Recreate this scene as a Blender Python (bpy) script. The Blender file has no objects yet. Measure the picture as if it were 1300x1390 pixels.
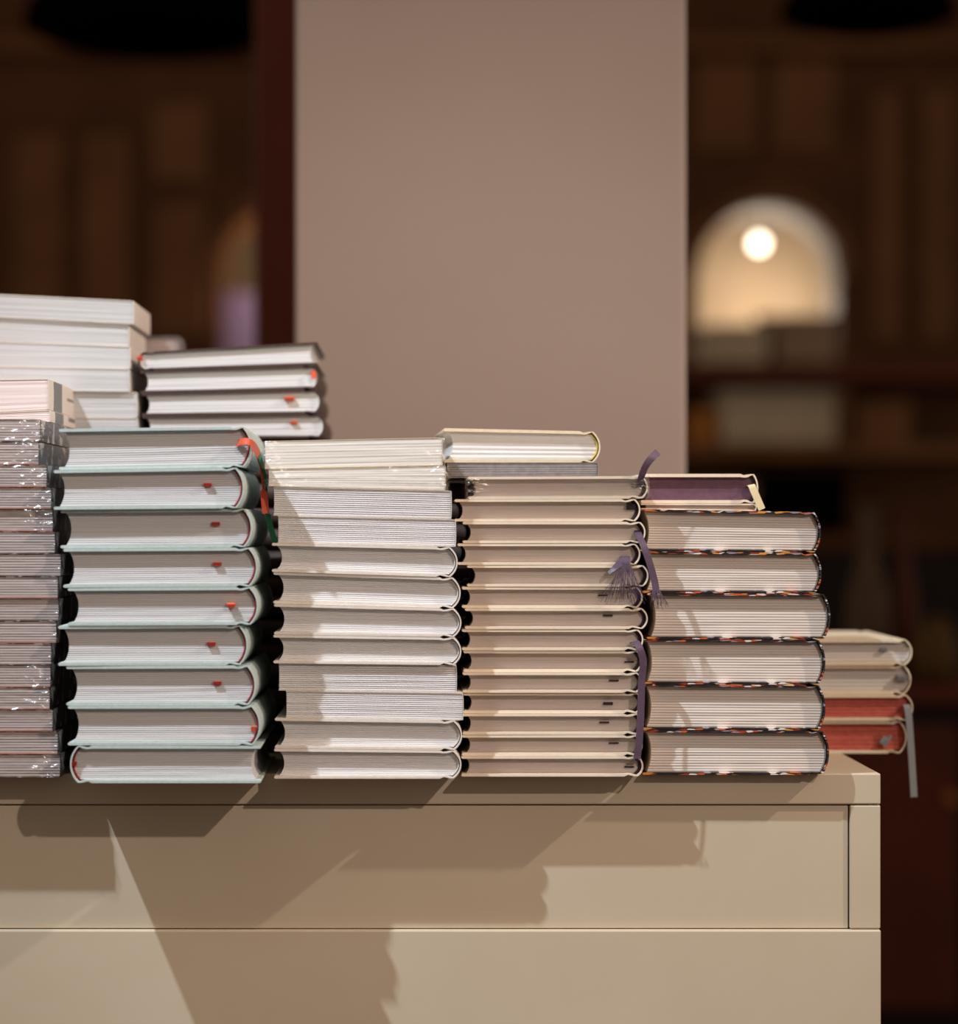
import bpy, math, random
from mathutils import Vector, noise

# ------------------------------------------------------------------ camera, world, lights
F = 3740.0            # focal length in pixels of the 1300 x 1390 frame
VX, VY = 560.0, 715.0 # principal point (vanishing point of the depth direction)
CZ = 1.10             # camera height

S = bpy.context.scene
C = S.collection
cam_d = bpy.data.cameras.new('camera')
cam = bpy.data.objects.new('camera', cam_d)
C.objects.link(cam)
cam.location = (0, 0, CZ)
cam.rotation_euler = (math.pi / 2, 0, 0)
cam_d.sensor_fit = 'HORIZONTAL'
cam_d.sensor_width = 36.0
cam_d.lens = F / 1300 * 36
cam_d.shift_x = (650 - VX) / 1300
cam_d.shift_y = (VY - 695) / 1300
cam_d.clip_end = 60
cam_d.dof.use_dof = True
cam_d.dof.focus_distance = 2.305
cam_d.dof.aperture_fstop = cam_d.lens / 33.0
S.camera = cam

S.view_settings.view_transform = 'Standard'
S.view_settings.look = 'None'
S.view_settings.gamma = 1
S.view_settings.use_curve_mapping = False
S.view_settings.exposure = 0.0

w = bpy.data.worlds.new('world')
S.world = w
w.use_nodes = True
w.node_tree.nodes['Background'].inputs[0].default_value = (1.0, 0.77, 0.61, 1)
w.node_tree.nodes['Background'].inputs[1].default_value = 0.31

TABLE_Y = 2.30
TABLE_Z = CZ - (1050 - VY) / F * TABLE_Y   # height of the table top

def spot(name, loc, target, power, col, radius, cone, blend=0.5):
    d = bpy.data.lights.new(name, 'SPOT')
    d.energy = power
    d.color = col
    d.shadow_soft_size = radius
    d.spot_size = math.radians(cone)
    d.spot_blend = blend
    o = bpy.data.objects.new(name, d)
    C.objects.link(o)
    o.location = loc
    o.rotation_euler = (Vector(target) - Vector(loc)).to_track_quat('-Z', 'Y').to_euler()
    return o

def px0(px, Y=2.27):
    return (px - VX) * Y / F

AIM = Vector((0.0, 2.27, TABLE_Z + 0.1))
# ceiling track spots of the shop
KEY = Vector((px0(455), 2.27, CZ - (800 - VY) / F * 2.27))
spot('key_spot', AIM + Vector((-1.16, -0.86, 2.0)), KEY, 250, (0.90, 1.0, 1.10), 0.022, 30, 1.0)
spot('far_spot', AIM + Vector((1.85, -3.5, 1.95)), AIM, 215, (1.0, 0.80, 0.69), 0.035, 24, 1.0)
spot('side_spot', AIM + Vector((2.2, -0.68, 1.62)), AIM, 165, (1.0, 0.81, 0.67), 0.03, 50, 0.6)

# ------------------------------------------------------------------ helpers
rnd = random.Random(7)

def P(px, py, Y):
    return Vector(((px - VX) * Y / F, Y, CZ - (py - VY) * Y / F))

def lin(r, g, b):
    def f(c):
        c /= 255.0
        return c / 12.92 if c <= 0.04045 else ((c + 0.055) / 1.055) ** 2.4
    return (f(r), f(g), f(b), 1.0)

def mesh_obj(name, verts, faces, mat, parent=None, smooth=False, origin=None):
    me = bpy.data.meshes.new(name)
    o = Vector(origin) if origin is not None else Vector((0, 0, 0))
    me.from_pydata([Vector(v) - o for v in verts], [], faces)
    me.update()
    if smooth:
        for p in me.polygons:
            p.use_smooth = True
    me.materials.append(mat)
    ob = bpy.data.objects.new(name, me)
    C.objects.link(ob)
    if parent is not None:
        ob.parent = parent
    elif origin is not None:
        ob.location = o
    return ob

def empty(name, loc, label, cat, group=None):
    e = bpy.data.objects.new(name, None)
    e.empty_display_size = 0.02
    C.objects.link(e)
    e.location = loc
    e['label'] = label
    e['category'] = cat
    if group:
        e['group'] = group
    return e

def tag(o, label, cat, group=None):
    o['label'] = label
    o['category'] = cat
    if group:
        o['group'] = group
    return o

def box_geo(a, b, bev=0.0):
    x0, y0, z0 = a
    x1, y1, z1 = b
    if bev <= 0:
        v = [(x0, y0, z0), (x1, y0, z0), (x1, y1, z0), (x0, y1, z0), (x0, y0, z1), (x1, y0, z1), (x1, y1, z1), (x0, y1, z1)]
        f = [(0, 3, 2, 1), (4, 5, 6, 7), (0, 1, 5, 4), (1, 2, 6, 5), (2, 3, 7, 6), (3, 0, 4, 7)]
        return v, f
    import bmesh
    bm = bmesh.new()
    bmesh.ops.create_cube(bm, size=1)
    for vv in bm.verts:
        vv.co.x = x0 if vv.co.x < 0 else x1
        vv.co.y = y0 if vv.co.y < 0 else y1
        vv.co.z = z0 if vv.co.z < 0 else z1
    bmesh.ops.bevel(bm, geom=list(bm.edges), offset=bev, segments=2, affect='EDGES', profile=0.5)
    bm.verts.index_update()
    v = [tuple(q.co) for q in bm.verts]
    f = [tuple(q.index for q in fc.verts) for fc in bm.faces]
    bm.free()
    return v, f

def box(name, a, b, mat, parent=None, bev=0.0, origin=None):
    v, f = box_geo(a, b, bev)
    return mesh_obj(name, v, f, mat, parent, origin=origin)

# ------------------------------------------------------------------ materials
def mat_base(name, col, rough=0.6, spec=0.3):
    m = bpy.data.materials.new(name)
    m.use_nodes = True
    nt = m.node_tree
    b = nt.nodes['Principled BSDF']
    b.inputs['Base Color'].default_value = col
    b.inputs['Roughness'].default_value = rough
    b.inputs['Specular IOR Level'].default_value = spec
    return m, nt, b

def coords(nt, scale):
    tc = nt.nodes.new('ShaderNodeTexCoord')
    mp = nt.nodes.new('ShaderNodeMapping')
    mp.inputs['Scale'].default_value = scale
    nt.links.new(tc.outputs['Object'], mp.inputs['Vector'])
    return mp.outputs['Vector']

def noise_col(nt, b, c1, c2, scale, ns=1.0, detail=3.0, lo=0.35, hi=0.65, bump=0.0, dist=0.001):
    v = coords(nt, scale)
    n = nt.nodes.new('ShaderNodeTexNoise')
    n.inputs['Scale'].default_value = ns
    n.inputs['Detail'].default_value = detail
    nt.links.new(v, n.inputs['Vector'])
    r = nt.nodes.new('ShaderNodeValToRGB')
    r.color_ramp.elements[0].position = lo
    r.color_ramp.elements[0].color = c1
    r.color_ramp.elements[1].position = hi
    r.color_ramp.elements[1].color = c2
    nt.links.new(n.outputs['Fac'], r.inputs['Fac'])
    nt.links.new(r.outputs['Color'], b.inputs['Base Color'])
    if bump > 0:
        bp = nt.nodes.new('ShaderNodeBump')
        bp.inputs['Strength'].default_value = bump
        bp.inputs['Distance'].default_value = dist
        nt.links.new(n.outputs['Fac'], bp.inputs['Height'])
        nt.links.new(bp.outputs['Normal'], b.inputs['Normal'])
    return n

def paper(name, c1, c2):
    m, nt, b = mat_base(name, c1, 0.85, 0.15)
    noise_col(nt, b, c1, c2, (3, 3, 2600), 1.0, 3.0, 0.25, 0.75, 0.06, 0.0003)
    return m

def plain(name, c1, c2, rough=0.6, spec=0.3, sc=60, bump=0.0):
    m, nt, b = mat_base(name, c1, rough, spec)
    noise_col(nt, b, c1, c2, (sc, sc, sc), 1.0, 4.0, 0.3, 0.7, bump, 0.0003)
    return m

M = {}
M['paper_cool'] = paper('paper_cool_white', lin(184, 184, 184), lin(214, 214, 215))
M['paper_white'] = paper('paper_white', lin(206, 205, 205), lin(230, 229, 230))
M['paper_warm'] = paper('paper_warm_white', lin(204, 196, 188), lin(222, 214, 206))
M['paper_dim'] = paper('paper_dim_white', lin(186, 182, 176), lin(208, 204, 198))
M['paper_cream'] = paper('paper_cream', lin(186, 174, 168), lin(200, 189, 182))
M['paper_ivory'] = paper('paper_ivory', lin(242, 237, 229), lin(248, 245, 239))
M['paper_grey'] = paper('paper_grey', lin(172, 158, 154), lin(204, 191, 187))
M['paper_pink'] = paper('paper_pink', lin(226, 206, 203), lin(238, 221, 217))
M['paper_purple'] = plain('edge_purple', lin(96, 68, 84), lin(108, 78, 94), 0.6, 0.3, 200)
M['paper_red'] = plain('edge_red', lin(168, 78, 66), lin(186, 92, 78), 0.6, 0.3, 200)
M['teal'] = plain('teal_cloth', lin(180, 197, 194), lin(194, 209, 206), 0.6, 0.35, 300)
M['white'] = plain('white_cover', lin(226, 218, 208), lin(236, 229, 220), 0.5, 0.4, 200)
M['cream'] = plain('cream_cover', lin(234, 219, 196), lin(240, 227, 206), 0.55, 0.35, 200)
M['ivory'] = plain('ivory_cover', lin(214, 200, 172), lin(224, 212, 188), 0.55, 0.35, 200)
M['brown'] = plain('dark_brown_cover', lin(62, 46, 40), lin(78, 60, 52), 0.5, 0.4, 200)
M['greycov'] = plain('grey_cover', lin(110, 106, 108), lin(128, 124, 126), 0.5, 0.4, 200)
M['orange'] = plain('orange_cover', lin(186, 112, 88), lin(200, 130, 106), 0.5, 0.4, 200)
M['palecov'] = plain('pale_cover', lin(222, 206, 196), lin(230, 216, 206), 0.5, 0.4, 200)
M['redband'] = plain('red_headband', lin(150, 40, 36), lin(172, 54, 48), 0.7, 0.2, 900)
M['whiteband'] = plain('white_headband', lin(220, 212, 204), lin(232, 226, 218), 0.7, 0.2, 900)
M['darkband'] = plain('purple_headband', lin(44, 30, 42), lin(70, 48, 66), 0.7, 0.2, 900)
M['blackband'] = plain('black_headband', lin(40, 34, 30), lin(190, 180, 168), 0.7, 0.2, 1800)
M['yellowband'] = plain('yellow_headband', lin(212, 186, 70), lin(222, 198, 92), 0.7, 0.2, 900)
M['ribbon_red'] = plain('ribbon_red', lin(214, 84, 56), lin(226, 100, 70), 0.5, 0.4, 1200, 0.2)
M['ribbon_dkred'] = plain('ribbon_dark_red', lin(150, 34, 30), lin(170, 44, 38), 0.5, 0.4, 1200, 0.2)
M['ribbon_green'] = plain('ribbon_green', lin(36, 112, 78), lin(52, 128, 92), 0.5, 0.4, 1200, 0.2)
M['ribbon_purple'] = plain('ribbon_purple', lin(70, 53, 72), lin(100, 80, 104), 0.45, 0.5, 1500, 0.3)
M['ribbon_dark'] = plain('ribbon_dark_purple', lin(40, 30, 36), lin(54, 42, 48), 0.6, 0.3, 1500)
M['ribbon_grey'] = plain('ribbon_grey', lin(120, 124, 130), lin(138, 142, 148), 0.5, 0.4, 1500, 0.2)
M['ribbon_cream'] = plain('ribbon_cream', lin(222, 208, 166), lin(230, 218, 182), 0.5, 0.4, 1500, 0.2)
M['wood_dark'] = plain('dark_wood', lin(84, 50, 28), lin(104, 66, 40), 0.6, 0.2, 4)
M['wood_mid'] = plain('brown_wood', lin(112, 74, 46), lin(132, 92, 60), 0.6, 0.2, 4)
M['wood_red'] = plain('red_brown_wood', lin(86, 34, 18), lin(104, 44, 24), 0.5, 0.3, 4)
M['black'] = plain('black_metal', lin(8, 6, 5), lin(13, 10, 8), 0.9, 0.0, 10)
M['blackwood'] = plain('black_brown_wood', lin(22, 14, 9), lin(32, 20, 13), 0.6, 0.3, 5)
M['warmwall'] = plain('warm_plaster', lin(206, 180, 148), lin(216, 192, 160), 0.8, 0.2, 5)
M['boxgrey'] = plain('grey_card', lin(196, 184, 160), lin(208, 196, 174), 0.7, 0.2, 20)
M['lilac'] = plain('lilac_cloth', lin(142, 128, 186), lin(158, 144, 200), 0.7, 0.2, 20)
M['ochre'] = plain('ochre_card', lin(170, 110, 50), lin(186, 126, 64), 0.7, 0.2, 20)
M['taupe'] = plain('taupe_ceramic', lin(150, 130, 108), lin(164, 142, 120), 0.6, 0.3, 20)
M['clay'] = plain('dull_clay', lin(92, 74, 58), lin(106, 86, 68), 0.7, 0.2, 20)
M['olive'] = plain('olive_glaze', lin(92, 70, 38), lin(108, 84, 48), 0.7, 0.2, 20)
M['floor'] = plain('floor_boards', lin(70, 46, 32), lin(92, 62, 42), 0.5, 0.3, 6)

# painted pillar
m, nt, b = mat_base('pillar_paint', lin(186, 172, 166), 0.85, 0.15)
noise_col(nt, b, lin(186, 171, 164), lin(191, 177, 170), (3, 3, 3), 1.0, 4.0)
M['pillar'] = m
# table lacquer
m, nt, b = mat_base('table_lacquer', lin(206, 194, 176), 0.42, 0.35)
noise_col(nt, b, lin(200, 187, 164), lin(204, 192, 170), (9, 9, 9), 1.0, 5.0, bump=0.03, dist=0.001)
M['table'] = m

# patterned cover: small blocks of black, orange, white, grey
m, nt, b = mat_base('patterned_cover', (0.1, 0.1, 0.1, 1), 0.4, 0.5)
v = coords(nt, (150, 60, 700))
vo = nt.nodes.new('ShaderNodeTexVoronoi')
vo.inputs['Scale'].default_value = 1.0
nt.links.new(v, vo.inputs['Vector'])
sep = nt.nodes.new('ShaderNodeSeparateColor')
nt.links.new(vo.outputs['Color'], sep.inputs['Color'])
r = nt.nodes.new('ShaderNodeValToRGB')
r.color_ramp.interpolation = 'CONSTANT'
cols = [(0.0, lin(26, 20, 22)), (0.48, lin(196, 92, 48)), (0.55, lin(48, 40, 50)), (0.68, lin(226, 218, 214)), (0.78, lin(150, 52, 34)), (0.86, lin(150, 140, 158)), (0.94, lin(216, 152, 70))]
e = r.color_ramp.elements
e[0].position, e[0].color = cols[0]
e[1].position, e[1].color = cols[1]
for p_, c_ in cols[2:]:
    q = e.new(p_)
    q.color = c_
nt.links.new(sep.outputs['Red'], r.inputs['Fac'])
nt.links.new(r.outputs['Color'], b.inputs['Base Color'])
M['floral'] = m

# dark paperback cover with illegible pale print
m, nt, b = mat_base('dark_printed_cover', lin(70, 60, 58), 0.35, 0.5)
noise_col(nt, b, lin(64, 54, 52), lin(196, 186, 180), (160, 45, 60), 1.0, 2.0, 0.52, 0.58)
M['printed'] = m

# shrink wrap film; the wrinkles gather at the two ends of a book
def film(name, strength, lo, hi, fac):
    m = bpy.data.materials.new(name)
    m.use_nodes = True
    nt = m.node_tree
    nt.nodes.clear()
    out = nt.nodes.new('ShaderNodeOutputMaterial')
    mix = nt.nodes.new('ShaderNodeMixShader')
    mix.inputs['Fac'].default_value = fac
    tr = nt.nodes.new('ShaderNodeBsdfTransparent')
    tr.inputs['Color'].default_value = (0.99, 0.99, 0.99, 1)
    gl = nt.nodes.new('ShaderNodeBsdfGlossy')
    gl.inputs['Roughness'].default_value = 0.28
    v = coords(nt, (100, 100, 150))
    n = nt.nodes.new('ShaderNodeTexNoise')
    n.inputs['Scale'].default_value = 1.0
    n.inputs['Detail'].default_value = 2.0
    n.inputs['Distortion'].default_value = 1.2
    nt.links.new(v, n.inputs['Vector'])
    tc = nt.nodes.new('ShaderNodeTexCoord')
    sx_ = nt.nodes.new('ShaderNodeSeparateXYZ')
    nt.links.new(tc.outputs['Object'], sx_.inputs[0])
    ab_ = nt.nodes.new('ShaderNodeMath')
    ab_.operation = 'ABSOLUTE'
    nt.links.new(sx_.outputs['X'], ab_.inputs[0])
    mr = nt.nodes.new('ShaderNodeMapRange')
    mr.interpolation_type = 'SMOOTHSTEP'
    mr.inputs['From Min'].default_value = lo
    mr.inputs['From Max'].default_value = hi
    mr.inputs['To Min'].default_value = 0.06
    mr.inputs['To Max'].default_value = 1.0
    nt.links.new(ab_.outputs[0], mr.inputs['Value'])
    mu = nt.nodes.new('ShaderNodeMath')
    mu.operation = 'MULTIPLY'
    nt.links.new(n.outputs['Fac'], mu.inputs[0])
    nt.links.new(mr.outputs['Result'], mu.inputs[1])
    bp = nt.nodes.new('ShaderNodeBump')
    bp.inputs['Strength'].default_value = strength
    bp.inputs['Distance'].default_value = 0.004
    nt.links.new(mu.outputs[0], bp.inputs['Height'])
    nt.links.new(bp.outputs['Normal'], gl.inputs['Normal'])
    nt.links.new(tr.outputs[0], mix.inputs[1])
    nt.links.new(gl.outputs[0], mix.inputs[2])
    nt.links.new(mix.outputs[0], out.inputs['Surface'])
    return m
M['film'] = film('shrink_film', 0.8, 0.025, 0.068, 0.14)
M['film_tight'] = film('shrink_film_tight', 0.7, 0.05, 0.075, 0.12)

def emitter(name, col, s):
    m, nt, b = mat_base(name, col, 0.5, 0.2)
    b.inputs['Emission Color'].default_value = col
    b.inputs['Emission Strength'].default_value = s
    return m
M['bulb'] = emitter('lit_glass_globe', (1.0, 0.88, 0.7, 1), 9.0)

# ------------------------------------------------------------------ setting
fl = box('floor', (-4, -4.2, -0.05), (5, 12.5, 0.0), M['floor'])
fl['kind'] = 'structure'

PY = 2.95
pa, pb = P(400, 0, PY), P(931, 0, PY)
pl_ = box('pillar', (pa.x, PY, 0.0), (pb.x, PY + 0.42, 3.6), M['pillar'], bev=0.004)
pl_['kind'] = 'structure'

# display table ---------------------------------------------------
tr_x = P(1195, 0, TABLE_Y).x
tl_x = -0.95
TB = TABLE_Y + 0.56
def tz(py):
    return P(0, py, TABLE_Y).z
tab = empty('display_table', ((tl_x + tr_x) / 2, TABLE_Y + 0.28, 0), 'cream lacquered panelled display table carrying all the book stacks', 'table')
to = tab.location
def tpart(name, a, b, bev=0.0012):
    o = box(name, a, b, M['table'], tab, bev, origin=to)
    return o
tpart('top_board', (tl_x, TABLE_Y, tz(1092)), (tr_x, TB, TABLE_Z))
sx = P(1152.5, 0, TABLE_Y).x
zr = tz(1262)
gap = 0.0006
tpart('stile', (sx + gap, TABLE_Y + 0.0005, zr + gap), (tr_x, TABLE_Y + 0.03, tz(1093.2)))
tpart('stile', (tl_x, TABLE_Y + 0.0005, zr + gap), (tl_x + 0.026, TABLE_Y + 0.03, tz(1093.2)))
tpart('front_panel', (tl_x + 0.027, TABLE_Y + 0.003, zr + gap), (sx - gap, TABLE_Y + 0.02, tz(1093.6)), 0.0008)
tpart('rail', (tl_x, TABLE_Y - 0.002, zr - 0.10), (tr_x, TABLE_Y + 0.03, zr), 0.0015)
tpart('lower_panel', (tl_x + 0.027, TABLE_Y + 0.003, 0.10), (sx - gap, TABLE_Y + 0.02, zr - 0.1015), 0.0008)
tpart('stile', (sx + gap, TABLE_Y + 0.0005, 0.0), (tr_x, TABLE_Y + 0.03, zr - 0.1015))
tpart('stile', (tl_x, TABLE_Y + 0.0005, 0.0), (tl_x + 0.026, TABLE_Y + 0.03, zr - 0.1015))
tpart('bottom_rail', (tl_x + 0.027, TABLE_Y + 0.0005, 0.0), (sx - gap, TABLE_Y + 0.03, 0.0985))
tpart('side_panel', (tr_x - 0.02, TABLE_Y + 0.031, 0.0), (tr_x - 0.001, TB - 0.002, tz(1093.2)))
tpart('side_panel', (tl_x + 0.001, TABLE_Y + 0.031, 0.0), (tl_x + 0.02, TB - 0.002, tz(1093.2)))
tpart('back_panel', (tl_x + 0.021, TB - 0.02, 0.0), (tr_x - 0.021, TB - 0.002, tz(1093.2)))

# ------------------------------------------------------------------ books
def nth(i, noun, of, n=None):
    if i == 0:
        return 'topmost ' + noun + ' of ' + of
    if n is not None and i == n - 1:
        return 'bottom ' + noun + ' of ' + of
    return ORD[i] + ' ' + noun + ' from the top of ' + of

ORD = ['topmost', 'second', 'third', 'fourth', 'fifth', 'sixth', 'seventh', 'eighth', 'ninth', 'tenth', 'eleventh', 'twelfth', 'thirteenth', 'fourteenth', 'fifteenth', 'sixteenth']

class Line:
    """height of a boundary between two books as a function of world x"""
    def __init__(s, xa, za, xb, zb):
        s.xa, s.za, s.k = xa, za, (zb - za) / (xb - xa)
    def __call__(s, x):
        return s.za + s.k * (x - s.xa)

def boundaries(rows, xl, xr, Y, flat_last=True):
    out = []
    for yl, yr in rows:
        a, b_ = P(xl, yl, Y), P(xr, yr, Y)
        out.append(Line(a.x, a.z, b_.x, b_.z))
    if flat_last:
        out[-1] = Line(0, TABLE_Z, 1, TABLE_Z)
    return out

def make_book(name, label, group, x0, x1, Y, H, top, bot, cover, pages, band=None, tb=0.0024, r=0.009, recess=0.0055,
              flip=False, rot=0.0, sig=15, groove=0.0004, joint=True, curl=0.0, inset=0.004):
    """a closed book lying flat; x0..x1 is its width along the front edge, Y its front, H its depth"""
    W = x1 - x0
    ca, sa = math.cos(rot), math.sin(rot)
    xc = (x0 + x1) / 2
    org = Vector((xc, Y + H / 2, 0))
    org.z = bot(xc)
    T = top(xc) - bot(xc)
    EPS = 0.00012
    def W3(u, y, v):
        xx = (x0 + u if not flip else x1 - u) - xc
        yy = y
        X = xc + xx * ca - yy * sa
        Yw = Y + xx * sa + yy * ca
        t = v / T
        # boards stay rigid, the page block takes up the wedge
        return Vector((X, Yw, bot(X) + EPS + t * (top(X) - bot(X) - 2 * EPS)))
    root = empty(name, org, label, 'book', group)
    fl_ = (lambda q: tuple(reversed(q))) if flip else (lambda q: tuple(q))
    # ---- cover: a case of two boards and a spine, extruded
    bulge = r
    ts = min(0.0010, tb)
    outer, inner = [], []
    jz = 0.0013 if joint else 0.0
    uj = W - bulge - 0.0085
    ui = W - bulge
    def prof(sign):
        # from fore edge to the spine start, sign=+1 top, -1 bottom; returns list of (u, v_outer, v_inner)
        o = []
        c = min(0.0008, tb * 0.35)
        o.append((0.0, c, tb - c))
        o.append((c, 0.0, tb))
        n = 6
        for i in range(1, n + 1):
            u = c + (uj - 0.003 - c) * i / n
            o.append((u, 0.0, tb))
        if joint:
            o.append((uj, jz * 1.1, tb + jz * 0.3))
            o.append((uj + 0.0025, jz * 0.7, tb + jz * 0.2))
        o.append((ui - 0.003, jz * 0.15, tb if not joint else ts + jz * 0.5))
        return o
    bt = prof(-1)
    outer += [(u, vo) for u, vo, vi in bt]
    inner += [(u, vi) for u, vo, vi in bt]
    ns = 10
    for i in range(ns + 1):
        t = i / ns
        v = T * t
        bu = bulge * (1 - abs(2 * t - 1) ** 2.2)
        outer.append((ui + bu, min(max(v, 0.0003), T - 0.0003)))
        vi = ts + (T - 2 * ts) * t
        inner.append((ui + bu - ts, vi))
    tp = list(reversed(prof(1)))
    outer += [(u, T - vo) for u, vo, vi in tp]
    inner += [(u, T - vi) for u, vo, vi in tp]
    n = len(outer)
    vs, fs = [], []
    for y in (0.0, H):
        for u, v in outer:
            vs.append(W3(u, y, v))
        for u, v in inner:
            vs.append(W3(u, y, v))
    for i in range(n - 1):
        a, b_ = i, i + 1
        fs.append(fl_((a, b_, n + b_, n + a)))                                      # front rim
        fs.append(fl_((2 * n + a, 3 * n + a, 3 * n + b_, 2 * n + b_)))              # back rim
        fs.append(fl_((a, 2 * n + a, 2 * n + b_, b_)))                              # outside
        fs.append(fl_((n + a, n + b_, 3 * n + b_, 3 * n + a)))                      # inside
    fs.append(fl_((0, n, 3 * n, 2 * n)))
    fs.append(fl_((n - 1, 3 * n - 1, 4 * n - 1, 2 * n - 1)))
    cv = mesh_obj('cover', vs, fs, M[cover], root, origin=org)
    # ---- page block: rows of signatures with grooves on the front
    bandw = (0.0022 if band == 'darkband' else 0.0010) if band else 0.0
    rows = 2 * sig + 1
    m_ = 8
    vs, fs = [], []
    v0, v1 = tb, T - tb
    seed = rnd.random() * 50
    for k in range(rows):
        t = k / (rows - 1)
        v = v0 + (v1 - v0) * t
        bu = bulge * (1 - abs(2 * t - 1) ** 2.2) * 0.9
        ul = inset + bu * 0.75
        ur = ui - ts + bu - bandw - 0.0002
        g = groove if k % 2 == 0 else 0.0
        for j in range(m_):
            s = j / (m_ - 1)
            u = ul + (ur - ul) * s
            dv = 0.0
            if curl and 0 < k < rows - 1:
                dv = curl * math.sin(s * 3.0 + seed + t * 2) * math.sin(math.pi * t)
            yy = recess + g + 0.00035 * noise.noise(Vector((s * 2.0, t * 9.0, seed)))
            vs.append(W3(u, yy, v + dv))
        vs.append(W3(ur, H - recess, v))
        vs.append(W3(ul, H - recess, v))
    q = m_ + 2
    for k in range(rows - 1):
        for j in range(q):
            a, b_ = k * q + j, k * q + (j + 1) % q
            fs.append(fl_((a, b_, b_ + q, a + q)))
    fs.append(fl_(tuple(reversed(range(q)))))
    fs.append(fl_(tuple((rows - 1) * q + j for j in range(q))))
    mesh_obj('page_block', vs, fs, M[pages], root, origin=org)
    # ---- headband: crescent strip between the pages and the spine
    if band:
        vs, fs = [], []
        nb = 12
        for i in range(nb + 1):
            t = i / nb
            v = v0 + (v1 - v0) * t
            bu = bulge * (1 - abs(2 * t - 1) ** 2.2) * 0.9
            ur = ui - ts + bu - 0.0002
            for (u, y) in ((ur - bandw, recess - 0.0012), (ur, recess - 0.0012), (ur, recess + 0.012), (ur - bandw, recess + 0.012)):
                vs.append(W3(u, y, v))
        for i in range(nb):
            for j in range(4):
                a, b_ = i * 4 + j, i * 4 + (j + 1) % 4
                fs.append(fl_((a, b_, b_ + 4, a + 4)))
        fs.append(fl_((3, 2, 1, 0)))
        fs.append(fl_(tuple(nb * 4 + j for j in range(4))))
        mesh_obj('headband', vs, fs, M[band], root, origin=org)
    root['_'] = 0
    del root['_']
    return root, W3, T

def wrap(root, W3, W, H, T, recess=0.0, seed=0.0, amp=0.0010, mat='film'):
    """clear film over the front and the two ends of a paperback, crumpled at the corners"""
    org = root.location
    vs, fs = [], []
    path = []
    na, nb = 14, 70
    off = 0.0014
    for i in range(na + 1):
        path.append((-off, H * 0.9 * (1 - i / na) - off * (i / na), 0))
    for i in range(1, nb):
        path.append((-off + (W + 2 * off) * i / nb, -off, 1))
    for i in range(na + 1):
        path.append((W + off, -off + (H * 0.9 + off) * i / na, 2))
    nz = 10
    for i, (u, y, s) in enumerate(path):
        for k in range(nz + 1):
            t = k / nz
            q1 = noise.noise(Vector((u * 38 + y * 30 + t * 2.0 + seed, t * 1.3 - u * 22, seed)))
            q2 = noise.noise(Vector((u * 95 - t * 3.5 + seed, y * 80 + t * 2.0, seed + 9)))
            nn = (1 - abs(q1)) ** 5 + 0.5 * (1 - abs(q2)) ** 4 - 0.5
            edge = min(1.0, 0.3 + 0.9 * math.exp(-min(abs(u), abs(W - u)) / 0.025))
            d = amp * edge * nn
            vs.append(W3(u + (d if s == 2 else -d if s == 0 else 0), y + (-abs(d) if s == 1 else 0), T * (0.01 + 0.98 * t)))
    n = nz + 1
    for i in range(len(path) - 1):
        for k in range(nz):
            a = i * n + k
            fs.append((a, a + n, a + n + 1, a + 1))
    o = mesh_obj('shrink_wrap', vs, fs, M[mat], root, smooth=True, origin=org)
    o['label'] = 'crumpled clear shrink wrap film'
    return o

def ribbon(parent, name, pts, width, mat, wdir=None, thick=0.00035, widths=None):
    """a strip along world points; its flat side faces the front unless wdir is given"""
    org = parent.location
    n = len(pts)
    vs, fs = [], []
    for i, p in enumerate(pts):
        t = (pts[min(i + 1, n - 1)] - pts[max(i - 1, 0)]).normalized()
        if wdir is None:
            wd = t.cross(Vector((0, -1, 0)))
            if wd.length < 0.05:
                wd = Vector((1, 0, 0))
        else:
            wd = Vector(wdir[i] if isinstance(wdir, list) else wdir)
            wd = wd - t * wd.dot(t)
        wd.normalize()
        nm = t.cross(wd).normalized()
        hw = (widths[i] if widths else width) / 2
        for a, c in ((-1, -1), (1, -1), (1, 1), (-1, 1)):
            vs.append(p + wd * hw * a + nm * thick / 2 * c)
    for i in range(n - 1):
        for j in range(4):
            a, b_ = i * 4 + j, i * 4 + (j + 1) % 4
            fs.append((a, b_, b_ + 4, a + 4))
    fs.append((3, 2, 1, 0))
    fs.append(tuple((n - 1) * 4 + j for j in range(4)))
    return mesh_obj(name, vs, fs, M[mat], parent, smooth=False, origin=org)

def smooth_pts(pts, k=6):
    out = []
    n = len(pts)
    for i in range(n - 1):
        p0, p1, p2, p3 = pts[max(i - 1, 0)], pts[i], pts[i + 1], pts[min(i + 2, n - 1)]
        for j in range(k):
            t = j / k
            out.append(0.5 * ((2 * p1) + (-p0 + p2) * t + (2 * p0 - 5 * p1 + 4 * p2 - p3) * t * t + (-p0 + 3 * p1 - 3 * p2 + p3) * t ** 3))
    out.append(pts[-1].copy())
    return out

def px_at(px, Y):
    return (px - VX) * Y / F

def tab_ribbon(root, px, py, Y, w_px, mat, out=0.002, drop=0.0003, name='ribbon', thick=0.0008):
    """cut end of a ribbon marker peeping out between the pages"""
    c = P(px, py, Y)
    hw = w_px * Y / F
    return ribbon(root, name, [c + Vector((0, 0.004, 0)), c + Vector((0, -out * 0.5, 0)), c + Vector((0.0, -out, -drop))], hw, mat, wdir=(1, 0, 0), thick=thick)

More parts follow.
